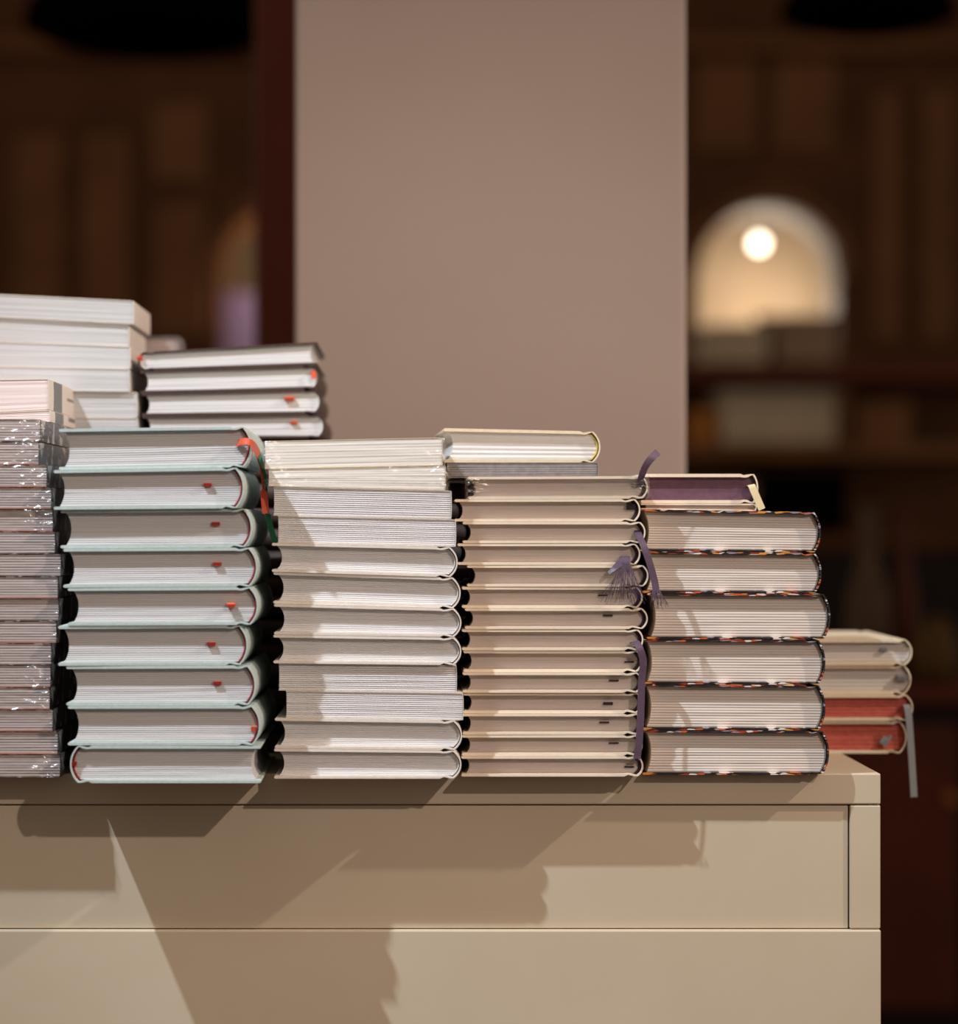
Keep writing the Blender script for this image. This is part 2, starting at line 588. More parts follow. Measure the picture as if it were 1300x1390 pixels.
# ---------- stack of teal hardcovers
TYf = 2.213
rows = [(582, 578.5), (638, 634), (692, 690), (744.5, 743), (798, 796.5), (849.5, 848.5), (904, 903), (958, 957.5), (1012, 1012), (1063, 1063)]
bl = boundaries(rows, 85, 345, TYf)
teal = [(80, 341, 0.0, 0.006), (73, 331, -0.003, 0.0), (82, 342, 0.001, -0.004), (86, 349, 0.0, 0.004), (92, 350, 0.0, 0.0), (79, 336, 0.001, 0.004), (90, 347, 0.001, -0.004), (92, 353, 0.0, -0.006), (95, 354, 0.0, 0.0)]
tabs = {1: (282, 658), 2: (293, 711), 3: (295, 765.5), 4: (314, 820.5), 5: (287, 874), 6: (295, 927)}
T = []
for i, (a, b_, dy, rz) in enumerate(teal):
    Y = TYf + dy
    lab = {0: 'topmost book of the pale teal hardcover stack, orange ribbon curling from its pages',
           8: 'bottom book of the pale teal hardcover stack, turned with its spine to the left'}.get(i, nth(i, 'book', 'the pale teal hardcover stack'))
    rt, W3, TT = make_book('hardcover_book', lab, 'pale teal hardcovers', px_at(a, Y), px_at(b_, Y), Y, 0.232, bl[i], bl[i + 1], 'teal', 'paper_cool', 'redband',
                           r=0.006, flip=(i == 8), rot=rz, sig=16, groove=0.0003, curl=0.0006 if i < 2 else 0.0003)
    T.append(rt)
    if i in tabs:
        tx, ty = tabs[i]
        tab_ribbon(rt, tx, ty, Y + 0.0052, 11, 'ribbon_dkred' if i != 4 else 'ribbon_red', 0.0025 if i != 4 else 0.006, 0.0002 if i != 4 else 0.001, thick=0.0027)
# curling orange ribbon of the top book, running down its spine side
tp = smooth_pts([P(322, 602, TYf + 0.006), P(330, 599, TYf - 0.004), P(340, 601, TYf - 0.005), P(348, 611, TYf + 0.02), P(353, 625, TYf + 0.045), P(356, 645, TYf + 0.06), P(358, 668, TYf + 0.062), P(360, 690, TYf + 0.055), P(361, 697, TYf + 0.053)], 5)
nw = len(tp)
ribbon(T[0], 'ribbon', tp, 0.006, 'ribbon_red', wdir=[(0.1, 0.55 if i < nw * 0.3 else 0.9, 0.8) if i < nw * 0.25 else ((0.25, 0.95, 0.1) if i < nw * 0.72 else (1, 0.3, 0)) for i in range(nw)])
gp = smooth_pts([P(352, 618, TYf + 0.035), P(359, 645, TYf + 0.066), P(362, 670, TYf + 0.07), P(364, 700, TYf + 0.062), P(369, 722, TYf + 0.06), P(374, 737, TYf + 0.058)], 5)
ng = len(gp)
ribbon(T[0], 'ribbon', gp, 0.005, 'ribbon_green', wdir=[(0.25, 0.95, 0.1) if i < ng * 0.55 else (1, 0.4, 0) for i in range(ng)])
tab_ribbon(T[7], 344, 989, TYf + 0.0052, 6, 'ribbon_red', 0.003, thick=0.004)
tab_ribbon(T[8], 101, 1036, TYf + 0.0052, 7, 'ribbon_dkred', 0.003, thick=0.003)

# ---------- stack of white books
WYf = 2.252
rows = [(598, 593), (636.5, 631), (660.5, 666), (700, 705), (737, 742.5), (776.5, 784), (819.5, 826), (861.5, 865), (900.5, 903), (937.5, 940.5), (974.5, 978), (1016, 1018.5), (1057, 1057)]
bl = boundaries(rows, 375, 620, WYf)
white = [(359, 601, 'wrap'), (364, 605, 'wrap'), (371, 613, 'soft'), (377, 619, 'soft'), (369, 621, 'hard'), (371, 625, 'hard'), (372, 626, 'hard'), (371, 626, 'hard'), (378, 620, 'soft'), (388, 629, 'soft'), (373, 627, 'hard'), (372, 626, 'hard')]
for i, (a, b_, k) in enumerate(white):
    Y = WYf + rnd.uniform(-0.001, 0.001) + (0.004 if k == 'wrap' else 0.0025 if k == 'soft' else 0.0)
    x0, x1 = px_at(a, Y), px_at(b_, Y)
    if k == 'hard':
        lab = nth(i, 'book', 'the white stack, hard cover with rounded spine', 12)
        make_book('hardcover_book', lab, 'white books', x0, x1, Y, 0.222, bl[i], bl[i + 1], 'white', 'paper_white', 'whiteband', tb=0.0022, r=0.006, sig=13, groove=0.0004, rot=rnd.uniform(-0.004, 0.004))
    elif k == 'soft':
        lab = nth(i, 'book', 'the white stack, square white softcover')
        make_book('paperback_book', lab, 'white books', x0, x1, Y, 0.21, bl[i], bl[i + 1], 'white', 'paper_white', None, tb=0.0006, r=0.0004, recess=0.0006, joint=False, sig=13, groove=0.0007, inset=0.0003, rot=rnd.uniform(-0.004, 0.004))
    else:
        lab = ['topmost ivory paperback in clear shrink wrap on the white stack', 'second ivory paperback in glossy shrink wrap on the white stack'][i]
        rt, W3, TT = make_book('paperback_book', lab, 'ivory wrapped paperbacks', x0, x1, Y, 0.205, bl[i], bl[i + 1], 'ivory', 'paper_ivory', None, tb=0.0005, r=0.0003, recess=0.0004, joint=False, sig=9, groove=0.0001, inset=0.0003, rot=0.003)
        wrap(rt, W3, x1 - x0, 0.205, TT, seed=3.3 + i * 7, amp=0.0060 if i else 0.0026, mat='film_tight')

# ---------- stack of cream hardcovers with purple ribbons
CYf = 2.272
rows = [(647, 646), (677.5, 677), (708, 708), (737.5, 737.5), (767, 767), (796.5, 796.5), (825.5, 825.5), (854, 854), (883, 883), (912.5, 912.5), (940.5, 940.5), (968.5, 968.5), (997.5, 997.5), (1026, 1026), (1054, 1054)]
bl = boundaries(rows, 630, 872, CYf)
cream = [(635, 879), (617, 869), (628, 876), (621, 869), (634, 880), (627, 872), (631, 879), (627, 873), (629, 872), (628, 872), (629, 872), (628, 872), (627, 872), (626, 873)]
ctab = {5: (818, 808), 6: (825, 835.5), 8: (854, 898.5), 9: (833, 923.5), 10: (825, 955), 11: (820, 980.5), 12: (833, 1008.5), 13: (854, 1041)}
CB = []
for i, (a, b_) in enumerate(cream):
    Y = CYf + rnd.uniform(-0.0012, 0.0012)
    lab = {0: 'topmost cream hardcover of the purple-ribboned stack, in clear wrap with upright ribbon',
           2: 'third cream hardcover from the top, long frayed purple ribbon over its spine',
           3: 'fourth cream hardcover from the top, short frayed purple tassel at its front',
           7: 'eighth cream hardcover from the top, long purple ribbon hanging to the table',
           13: 'bottom book of the cream hardcover stack with purple ribbons'}.get(i, nth(i, 'book', 'the cream hardcover stack with purple ribbons'))
    x0, x1 = px_at(a, Y), px_at(b_, Y)
    rt, W3, TT = make_book('hardcover_book', lab, 'cream hardcovers with purple ribbons', x0, x1, Y, 0.215, bl[i], bl[i + 1], 'cream', 'paper_cream', 'darkband', tb=0.0022, r=0.0042, recess=0.0066, sig=7, groove=0.00008,
                           rot=rnd.uniform(-0.003, 0.003))
    CB.append(rt)
    if i == 0:
        wrap(rt, W3, x1 - x0, 0.215, TT, seed=21, amp=0.0012, mat='film_tight')
    if i in ctab:
        tx, ty = ctab[i]
        tab_ribbon(rt, tx, ty, Y + 0.006, 13, 'ribbon_dark', 0.0012, 0.0, thick=0.0012 if i != 10 else 0.0022)
tab_ribbon(CB[1], 856, 687, CYf + 0.0058, 12, 'ribbon_dark', 0.003, 0.001, thick=0.005)
up = smooth_pts([P(867, 661, CYf + 0.006), P(869.5, 650, CYf - 0.002), P(875, 635, CYf - 0.004), P(883, 623, CYf - 0.003), P(893, 613.5, CYf)], 6)
ribbon(CB[0], 'ribbon', up, 0.0062, 'ribbon_purple', wdir=(0.8, 0.25, 0.25))
# frayed ribbon over the spine side
fp = smooth_pts([P(865, 720, CYf + 0.006), P(867, 727, CYf - 0.002), P(873, 740, CYf - 0.006), P(881, 762, CYf - 0.006), P(888, 788, CYf - 0.005), P(891, 806, CYf - 0.005)], 6)
rib2 = ribbon(CB[2], 'ribbon', fp, 0.0058, 'ribbon_purple', wdir=(1, 0.2, 0.2))
def fray(root, base, n, length, spread, wid, lean=0.0, rib=None):
    ob = None
    vs, fs = [], []
    org = root.location
    for i in range(n):
        s = (i / (n - 1) - 0.5)
        p = base + Vector((s * wid, rnd.uniform(-0.0008, 0.0004), 0))
        L = length * rnd.uniform(0.75, 1.05)
        dx = s * spread + lean + rnd.uniform(-0.0015, 0.0015)
        pts = []
        for k in range(6):
            t = k / 5
            pts.append(p + Vector((dx * t ** 1.3 + 0.0007 * math.sin(t * 5 + i), -0.0022 * math.sin(t * 3), -L * t)))
        b0 = len(vs)
        for k, q in enumerate(pts):
            hw = 0.00016
            vs += [q + Vector((-hw, 0, 0)), q + Vector((hw, 0, 0)), q + Vector((0, hw * 1.4, 0))]
        for k in range(5):
            for j in range(3):
                a, b_ = b0 + k * 3 + j, b0 + k * 3 + (j + 1) % 3
                fs.append((a, b_, b_ + 3, a + 3))
    o = mesh_obj('frayed_threads', vs, fs, M['ribbon_purple'], rib, origin=org)
    o['kind'] = 'stuff'
    return o
fray(CB[2], P(890, 800, CYf - 0.005), 26, 0.016, 0.009, 0.006, 0.0025, rib=rib2)
# tassel at the front of the fourth book
tp = smooth_pts([P(848, 755, CYf + 0.006), P(848, 756, CYf - 0.003), P(847, 762, CYf - 0.006), P(846, 769, CYf - 0.0065)], 5)
rib3 = ribbon(CB[3], 'ribbon', tp, 0.0085, 'ribbon_purple', wdir=(1, 0, 0), widths=[0.0075 + 0.0035 * i / (len(tp) - 1) for i in range(len(tp))])
tp = smooth_pts([P(842, 764, CYf - 0.0065), P(834, 771, CYf - 0.0075), P(826, 778, CYf - 0.007)], 5)
ribbon(CB[3], 'ribbon', tp, 0.006, 'ribbon_purple', wdir=(0.3, 0.3, 0.9), widths=[0.006 - 0.003 * i / (len(tp) - 1) for i in range(len(tp))])
fray(CB[3], P(848, 767, CYf - 0.0068), 64, 0.031, 0.027, 0.0105, -0.001, rib=rib3)
# long ribbon of the eighth book
lp = smooth_pts([P(859, 872, CYf + 0.005), P(862, 871, CYf - 0.003), P(868, 880, CYf - 0.006), P(873, 898, CYf - 0.005), P(871, 920, CYf - 0.0045), P(870, 950, CYf - 0.0045), P(869, 980, CYf - 0.0045), P(867, 1010, CYf - 0.0045), P(864, 1030, CYf - 0.0045)], 5)
rib7 = ribbon(CB[7], 'ribbon', lp, 0.0062, 'ribbon_purple', wdir=(1, 0.25, 0.25))
fray(CB[7], P(864, 1027, CYf - 0.0045), 9, 0.005, 0.003, 0.0055, rib=rib7)

# slim grey wrapped book and ivory hardcover lying on the cream stack
ztop = bl[0]
GY = 2.335
gz = P(0, 627.5, GY).z
top_l = Line(0, gz, 1, gz)
rt, W3, TT = make_book('paperback_book', 'slim grey paperback under the ivory hardcover on top of the cream stack', None, px_at(606, GY), px_at(812, GY), GY, 0.19, top_l, ztop, 'greycov', 'greycov', None,
                       tb=0.0006, r=0.0004, recess=0.0005, joint=False, sig=6, groove=0.0003, inset=0.0003)
IY = 2.35
a, b_ = P(600, 581, IY), P(815, 585.5, IY)
top_i = Line(a.x, a.z, b_.x, b_.z)
rt, W3, TT = make_book('hardcover_book', 'ivory hardcover with yellow headband lying highest on the cream stack', None, px_at(602, IY), px_at(815, IY), IY, 0.20, top_i, top_l, 'ivory', 'paper_white', 'yellowband',
                       tb=0.0026, r=0.006, recess=0.005, sig=6, groove=0.0006, rot=0.03)

# ---------- stack of patterned hardcovers
FYf = 2.287
rows = [(691, 695), (748.5, 750.5), (805, 806), (867.5, 868.5), (928.5, 930), (990.5, 992), (1052, 1052)]
bl = boundaries(rows, 875, 1115, FYf)
flo = [(869, 1114), (872, 1115), (878, 1127), (873, 1120), (872, 1120), (872, 1125)]
for i, (a, b_) in enumerate(flo):
    Y = FYf + rnd.uniform(-0.001, 0.001)
    lab = nth(i, 'thick hardcover', 'the stack with black and orange patterned covers', 6)
    make_book('hardcover_book', lab, 'patterned hardcovers', px_at(a, Y), px_at(b_, Y), Y, 0.225, bl[i], bl[i + 1], 'floral', 'paper_warm', 'blackband', tb=0.0019, r=0.0055, recess=0.0055, sig=15, groove=0.0003,
              rot=rnd.uniform(-0.003, 0.003))

# thin cream booklet and small purple-edged book on top of the patterned stack
UY = 2.345
z1 = P(0, 683.5, UY).z
l1 = Line(0, z1, 1, z1)
rt, W3, TT = make_book('hardcover_book', 'thin cream booklet under the purple-edged book on the patterned stack', None, px_at(870, UY), px_at(1027, UY), UY, 0.14, l1, bl[0], 'cream', 'paper_cream', None,
                       tb=0.0012, r=0.0012, recess=0.004, joint=False, sig=3, groove=0.0002)
z2 = P(0, 643, UY).z
l2 = Line(0, z2, 1, z2)
pur, W3, TT = make_book('hardcover_book', 'small cream book with purple page edges and a cream ribbon', None, px_at(870, UY), px_at(1029, UY), UY, 0.145, l2, l1, 'cream', 'paper_purple', 'darkband',
                        tb=0.0028, r=0.0035, recess=0.005, sig=3, groove=0.0002)
cp = smooth_pts([P(1018, 659, UY + 0.006), P(1019.5, 658.5, UY - 0.004), P(1023, 666, UY - 0.0055), P(1029, 680, UY - 0.0055), P(1034, 691.5, UY - 0.0055)], 5)
ribbon(pur, 'ribbon', cp, 0.0062, 'ribbon_cream', wdir=(1, 0.1, 0.2))

# ---------- stack at the right back
RYf = 2.50
rows = [(868.5, 867.5), (904, 903), (943, 942.5), (979, 978.5), (1017, 1017)]
bl = boundaries(rows, 1020, 1235, RYf)
rb = [(1018, 1238, 'paper_dim', 'topmost ivory hardcover of the short stack overhanging the right table edge'), (1016, 1237, 'paper_dim', 'second ivory hardcover of the short right stack, silver ribbon end showing'),
      (1020, 1239, 'paper_red', 'ivory hardcover with red page edges and a long grey ribbon hanging down'), (1010, 1231, 'paper_red', 'ivory hardcover with red page edges at the bottom of the right stack')]
RB = []
for i, (a, b_, pg, lab) in enumerate(rb):
    rt, W3, TT = make_book('hardcover_book', lab, 'ivory hardcovers at the right end', px_at(a, RYf), px_at(b_, RYf), RYf + (0.002 if i % 2 else 0), 0.21, bl[i], bl[i + 1], 'ivory', pg, 'whiteband' if i < 2 else 'redband', tb=0.0028, r=0.006, recess=0.005, sig=6, groove=0.0004)
    RB.append(rt)
tab_ribbon(RB[0], 1199, 881, RYf + 0.0048, 9, 'ribbon_grey', 0.003, thick=0.003)
tab_ribbon(RB[1], 1223, 919, RYf + 0.0068, 14, 'ribbon_grey', 0.006, 0.001, thick=0.004)
ribbon(RB[3], 'ribbon', [P(1205, 1000, RYf + 0.008), P(1204, 1001, RYf + 0.001), P(1198, 1011, RYf + 0.0005)], 0.0075, 'ribbon_grey', wdir=(1, 0, 0.3))
gp = smooth_pts([P(1229, 958, RYf + 0.006), P(1230, 957, RYf - 0.004), P(1233, 970, RYf - 0.006), P(1236, 1010, RYf - 0.006), P(1238.5, 1050, RYf - 0.006), P(1240.5, 1082, RYf - 0.006)], 5)
ribbon(RB[2], 'ribbon', gp, 0.0062, 'ribbon_grey', wdir=(1, 0.1, 0))

# ---------- grey paperbacks in shrink wrap at the left
GYf = 2.262
ys = [569, 599.5, 631, 661.5, 691, 721.5, 752, 782.5, 812.5, 843, 873, 902.5, 933, 963, 993, 1024, 1054]
bl = boundaries([(y, y) for y in ys], 0, 80, GYf)
gx = [55, 53, 64, 70, 72, 75, 83, 79, 80, 77, 70, 69, 68, 72, 79, 82]
for i, gxr in enumerate(gx):
    Y = GYf + rnd.uniform(-0.0015, 0.0015)
    x1 = px_at(gxr, Y)
    x0 = x1 - 0.135
    lab = nth(i, 'shrink-wrapped grey paperback', 'the leftmost front stack', 16)
    rt, W3, TT = make_book('paperback_book', lab, 'grey shrink-wrapped paperbacks', x0, x1, Y, 0.20, bl[i], bl[i + 1], 'printed', 'paper_grey', None, tb=0.0003, r=0.0003, recess=0.0006, joint=False, sig=8, groove=0.0003, inset=0.0003)
    if i in (1, 2, 3, 4, 7, 9, 11, 12, 13, 14):
        # orange back cover showing as a thin edge below the pages
        vs = [W3(u, y, v) for v in (0.0001, 0.0007) for (u, y) in ((0.001, -0.0002), (0.1345, -0.0002), (0.1345, 0.02), (0.001, 0.02))]
        mesh_obj('cover_edge', vs, [(0, 3, 2, 1), (4, 5, 6, 7), (0, 1, 5, 4), (1, 2, 6, 5), (2, 3, 7, 6), (3, 0, 4, 7)], M['orange'], rt, origin=rt.location)
    wrap(rt, W3, 0.135, 0.20, TT, seed=i * 3.7, amp=0.0042 if i in (0, 1, 2, 3, 4, 11, 12, 15) else 0.0018, mat='film' if i in (0, 1, 2, 3, 4, 11, 12, 15) else 'film_tight')
gtop = bl[0]

# two pale pink paperbacks with a grey spine band on top of it
KY = 2.33
rows = [(515, 514), (559.5, 556)]
kb = boundaries(rows, 0, 66, KY, flat_last=False) + [gtop]
for i in range(2):
    x1 = px_at(66 + i * 2.0, KY)
    x0 = x1 - 0.13
    lab = ['upper pale pink paperback with a grey band across its spine', 'lower pale pink paperback with a grey band across its spine'][i]
    rt, W3, TT = make_book('paperback_book', lab, 'pale pink paperbacks', x0, x1, KY, 0.19, kb[i], kb[i + 1], 'palecov', 'paper_pink', None, tb=0.0006, r=0.0003, recess=0.0006, joint=False, sig=6, groove=0.00012, inset=0.0003)
    for (ya, yb, mt, va, vb, nm) in ((0.034, 0.088, 'greycov', 0.0006, TT - 0.0006, 'spine_band'), (0.125, 0.17, 'greycov', TT * 0.5, TT * 0.5 + 0.0025, 'spine_print')):
        vs = [W3(u, y, v) for u in (0.1285, 0.1302) for (y, v) in ((ya, va), (yb, va), (yb, vb), (ya, vb))]
        mesh_obj(nm, vs, [(0, 1, 2, 3), (7, 6, 5, 4), (0, 4, 5, 1), (1, 5, 6, 2), (2, 6, 7, 3), (3, 7, 4, 0)], M[mt], rt, origin=rt.location)

# ---------- white paperbacks at the left back
PYf = 2.50
rows = [(399, 408), (431, 440), (463.5, 470.5), (497, 500.5), (530, 532), (566, 567)]
ys = [567 + (1023.1 - 567) * i / 14 for i in range(1, 15)]
rows += [(y, y) for y in ys]
bl = boundaries(rows, 0, 180, PYf)
pr = [182, 175, 177, 176, 186, 187]
for i in range(len(rows) - 1):
    xr = pr[i] if i < len(pr) else 184 + rnd.uniform(-3, 3)
    x1 = px_at(xr, PYf)
    x0 = x1 - 0.215
    if i < 6:
        lab = nth(i, 'plain white paperback', 'the tall stack at the left back')
    else:
        lab = 'white paperback low in the tall stack hidden behind the teal hardcovers'
    make_book('paperback_book', lab, 'white paperbacks at the left back', x0, x1, PYf + rnd.uniform(-0.002, 0.002), 0.155, bl[i], bl[i + 1], 'white', 'paper_cool', None, tb=0.0006, r=0.0004, recess=0.0006, joint=False, sig=8, groove=0.00025, inset=0.0003)

# ---------- dark brown hardcovers behind the teal stack
BYf = 2.505
rows = [(478, 464), (503.5, 496), (534, 528.5), (564.5, 562), (595, 595)]
ys = [595 + (1022.6 - 595) * i / 14 for i in range(1, 15)]
rows += [(y, y) for y in ys]
bl = boundaries(rows, 190, 430, BYf)
br = [(187, 431), (190, 434), (192, 436), (193, 441)]
BB = []
def spine_out(xl, Y, Hx, Wy, top, bot, label, group):
    # a hardcover turned so that its rounded spine faces the front
    yc = Y + Wy / 2
    rt, W3, TT = make_book('hardcover_book', label, group, xl - Wy / 2, xl + Wy / 2, yc, Hx, top, bot, 'brown', 'paper_cool', None, tb=0.0022, r=0.006, recess=0.0035, sig=4, groove=0.0001, rot=-math.pi / 2)
    return rt
for i in range(len(rows) - 1):
    if i >= 4:
        spine_out(px_at(191 + rnd.uniform(-2, 3), BYf), BYf + rnd.uniform(0, 0.004), 0.17, 0.15, bl[i], bl[i + 1], 'dark brown hardcover, spine outward, in the gap between teal and white stacks', 'dark brown hardcovers')
        continue
    a, b_ = br[i]
    lab = nth(i, 'dark brown hardcover', 'the stack behind the teal books')
    rt, W3, TT = make_book('hardcover_book', lab, 'dark brown hardcovers', px_at(a, BYf), px_at(b_, BYf), BYf, 0.215, bl[i], bl[i + 1], 'brown', 'paper_white', 'whiteband', tb=0.0022, r=0.0045, recess=0.0035, sig=6, groove=0.0002, flip=(i == 0))
    BB.append(rt)
# more of them, added behind the white and cream stacks to darken the gaps
for xa, ytop, nb_, where in ((478, 653, 13, 'in the gap between white and cream stacks'), (748, 706, 10, 'in the gap between cream and patterned stacks')):
    zt_ = P(0, ytop, BYf).z
    for k in range(nb_):
        za, zb = zt_ + (TABLE_Z - zt_) * k / nb_, zt_ + (TABLE_Z - zt_) * (k + 1) / nb_
        spine_out(px_at(xa + rnd.uniform(-3, 3), BYf), BYf + 0.012 + rnd.uniform(0, 0.004), 0.165, 0.15, Line(0, za, 1, za), Line(0, zb, 1, zb), 'dark brown hardcover, spine outward, ' + where, 'dark hardcovers in the back row')
ribbon(BB[1], 'ribbon', [P(425, 503.5, BYf + 0.006), P(425, 504, BYf - 0.001), P(426, 514, BYf - 0.0012)], 0.0045, 'ribbon_red', wdir=(1, 0, 0.1))
tab_ribbon(BB[0], 190, 486, BYf + 0.0032, 7, 'ribbon_red', 0.004, 0.001, thick=0.004)
tab_ribbon(BB[2], 393, 541, BYf + 0.0032, 13, 'ribbon_red', 0.004, 0.001, thick=0.0035)
tab_ribbon(BB[3], 399, 573.5, BYf + 0.0032, 9, 'ribbon_red', 0.003, 0.0005, thick=0.0025)
# small grey book lying on them, further back
SY = 2.667
z3 = P(0, 456, SY).z
rt, W3, TT = make_book('hardcover_book', 'small grey book lying at the back on the dark brown stack', None, px_at(178, SY), px_at(246, SY), SY, 0.05, Line(0, z3, 1, z3), bl[0], 'greycov', 'paper_grey', None, tb=0.0015, r=0.002, recess=0.002, joint=False, sig=4)

# ------------------------------------------------------------------ background of the shop, far out of focus
WY = 10.0
def bx(px, Y=WY):
    return (px - VX) * Y / F
def bz(py, Y=WY):
    return CZ - (py - VY) * Y / F

def wall_with_arches():
    vs, fs = [], []
    def add(a, b):
        v, f = box_geo(a, b)
        o = len(vs)
        vs.extend(v)
        fs.extend(tuple(i + o for i in q) for q in f)
    D = 0.25
    zt = 3.6
    xs = [-4.0]
    arches = [(bx(297), bx(487)), (bx(945), bx(1136))]
    zspring, zcrown, zsill = bz(378), bz(283), bz(497)
    x = -4.0
    for (xa, xb) in arches:
        add((x, WY, 0), (xa, WY + D, zt))
        add((xa, WY, 0), (xb, WY + D, zsill))
        n = 20
        R = (xb - xa) / 2
        hh = zcrown - zspring
        for i in range(n):
            u0, u1 = xa + (xb - xa) * i / n, xa + (xb - xa) * (i + 1) / n
            def za(u):
                return zspring + hh * math.sqrt(max(0.0, 1 - ((u - xa - R) / R) ** 2))
            o = len(vs)
            z0, z1_ = za(u0), za(u1)
            vs.extend([(u0, WY, z0), (u1, WY, z1_), (u1, WY + D, z1_), (u0, WY + D, z0), (u0, WY, zt), (u1, WY, zt), (u1, WY + D, zt), (u0, WY + D, zt)])
            fs.extend(tuple(k + o for k in q) for q in [(0, 3, 2, 1), (4, 5, 6, 7), (0, 1, 5, 4), (2, 3, 7, 6)])
        x = xb
    add((x, WY, 0), (5.0, WY + D, zt))
    o = mesh_obj('wall_back', vs, fs, M['wood_dark'])
    o['kind'] = 'structure'
    # arch mouldings and raised panels as parts of the wall
    for (xa, xb) in arches:
        vs2, fs2 = [], []
        n = 24
        R = (xb - xa) / 2
        hh = zcrown - zspring
        ring = []
        for i in range(n + 1):
            a = math.pi * i / n
            ring.append((math.cos(a), math.sin(a)))
        for (c, s) in ring:
            for (k, y) in ((1.02, WY - 0.05), (1.25, WY - 0.05), (1.25, WY - 0.001), (1.02, WY - 0.001)):
                vs2.append((xa + R + c * R * k, y, zspring + s * (hh + R * (k - 1))))
        for i in range(n):
            for j in range(4):
                a, b = i * 4 + j, i * 4 + (j + 1) % 4
                fs2.append((a, b, b + 4, a + 4))
        mesh_obj('arch_moulding', vs2, fs2, M['wood_mid'], o)
    for (pxa, pxb, pya, pyb) in ((20, 90, 180, 440), (110, 180, 180, 440), (205, 285, 140, 250), (205, 285, 275, 460), (940, 1030, 80, 210), (1045, 1135, 80, 210), (1180, 1225, 120, 470), (1245, 1295, 120, 470)):
        v, f = box_geo((bx(pxa), WY - 0.035, bz(pyb)), (bx(pxb), WY - 0.001, bz(pya)), 0.02)
        mesh_obj('raised_panel', v, f, M['wood_mid'], o)
    v, f = box_geo((-4.0, WY - 0.12, bz(78)), (5.0, WY - 0.001, bz(55)), 0.02)
    mesh_obj('cornice', v, f, M['wood_mid'], o)
    return o
wall_with_arches()
ab = box('wall_alcove', (-4.0, WY + 1.3, 0), (5.0, WY + 1.4, 3.6), M['warmwall'])
ab['kind'] = 'structure'

# lit globe in the right arch
def lathe(name, prof, c, mat, parent=None, n=20, label=None):
    vs, fs = [], []
    for (r_, z) in prof:
        for k in range(n):
            a = 2 * math.pi * k / n
            vs.append((c[0] + r_ * math.cos(a), c[1] + r_ * math.sin(a), c[2] + z))
    for i in range(len(prof) - 1):
        for k in range(n):
            a, b = i * n + k, i * n + (k + 1) % n
            fs.append((a, b, b + n, a + n))
    fs.append(tuple(reversed(range(n))))
    fs.append(tuple((len(prof) - 1) * n + k for k in range(n)))
    return mesh_obj(name, vs, fs, mat, parent, smooth=True, origin=(parent.location if parent else c))

LY = WY + 0.55
lc = Vector((bx(1030, LY), LY, bz(330, LY)))
lamp = empty('globe_lamp', lc, 'small glowing globe lamp hanging in the right arch', 'lamp')
R = 0.022
lathe('globe', [(R * math.sin(math.pi * (0.04 + 0.92 * i / 10)), -R * math.cos(math.pi * (0.04 + 0.92 * i / 10))) for i in range(11)], lc, M['bulb'], lamp)
lathe('cord', [(0.004, R), (0.004, 3.55 - lc.z)], lc, M['black'], lamp, 8)
d = bpy.data.lights.new('globe_light', 'POINT')
d.energy = 3
d.color = (1.0, 0.82, 0.62)
d.shadow_soft_size = 0.05
o = bpy.data.objects.new('globe_light', d)
C.objects.link(o)
o.location = lc + Vector((0, 0.0, -0.1))
# lamp inside the left arch
LY2 = WY + 0.12
lc2 = Vector((bx(455, LY2), LY2, bz(335, LY2)))
lamp2 = empty('globe_lamp', lc2, 'small glowing globe lamp in the left arch, hidden by the pillar', 'lamp')
lathe('globe', [(R * math.sin(math.pi * (0.04 + 0.92 * i / 10)), -R * math.cos(math.pi * (0.04 + 0.92 * i / 10))) for i in range(11)], lc2, M['bulb'], lamp2)
lathe('cord', [(0.004, R), (0.004, 3.55 - lc2.z)], lc2, M['black'], lamp2, 8)
d = bpy.data.lights.new('globe_light', 'POINT')
d.energy = 7
d.color = (1.0, 0.76, 0.5)
d.shadow_soft_size = 0.05
o = bpy.data.objects.new('globe_light', d)
C.objects.link(o)
o.location = lc2 + Vector((0, 0.0, -0.1))

# ---------- things in the dark part of the shop
ce = box('ceiling', (-4, 4.2, 3.6), (5, 12.5, 3.7), M['blackwood'])
ce['kind'] = 'structure'

# red-brown post beside the pillar
QY = 4.5
qo = box('trim_1', (bx(345, QY), QY, 0.0), (bx(470, QY), QY + 0.12, 3.6), M['wood_red'], bev=0.01)
qo['kind'] = 'structure'

def dome(px, py, hw, Y, label):
    rad = hw * Y / F
    c = Vector((bx(px, Y), Y, bz(py, Y)))
    e_ = empty('pendant_lamp', c, label, 'lamp', 'dark dome pendants')
    prof = []
    for k in range(9):
        t = k / 8
        prof.append((rad * math.cos(t * math.pi / 2 * 0.94), rad * 0.55 * math.sin(t * math.pi / 2)))
    lathe('shade', [(rad * 0.55, -rad * 0.16), (rad * 0.85, -rad * 0.08)] + prof, c, M['black'], e_, 28)
    lathe('rod', [(0.012, rad * 0.5), (0.012, 3.6 - c.z)], c, M['black'], e_, 8)
dome(210, 38, 178, 6.0, 'big dark dome pendant lamp at the top left edge')
dome(1178, 22, 120, 6.6, 'dark dome pendant lamp at the top right edge')

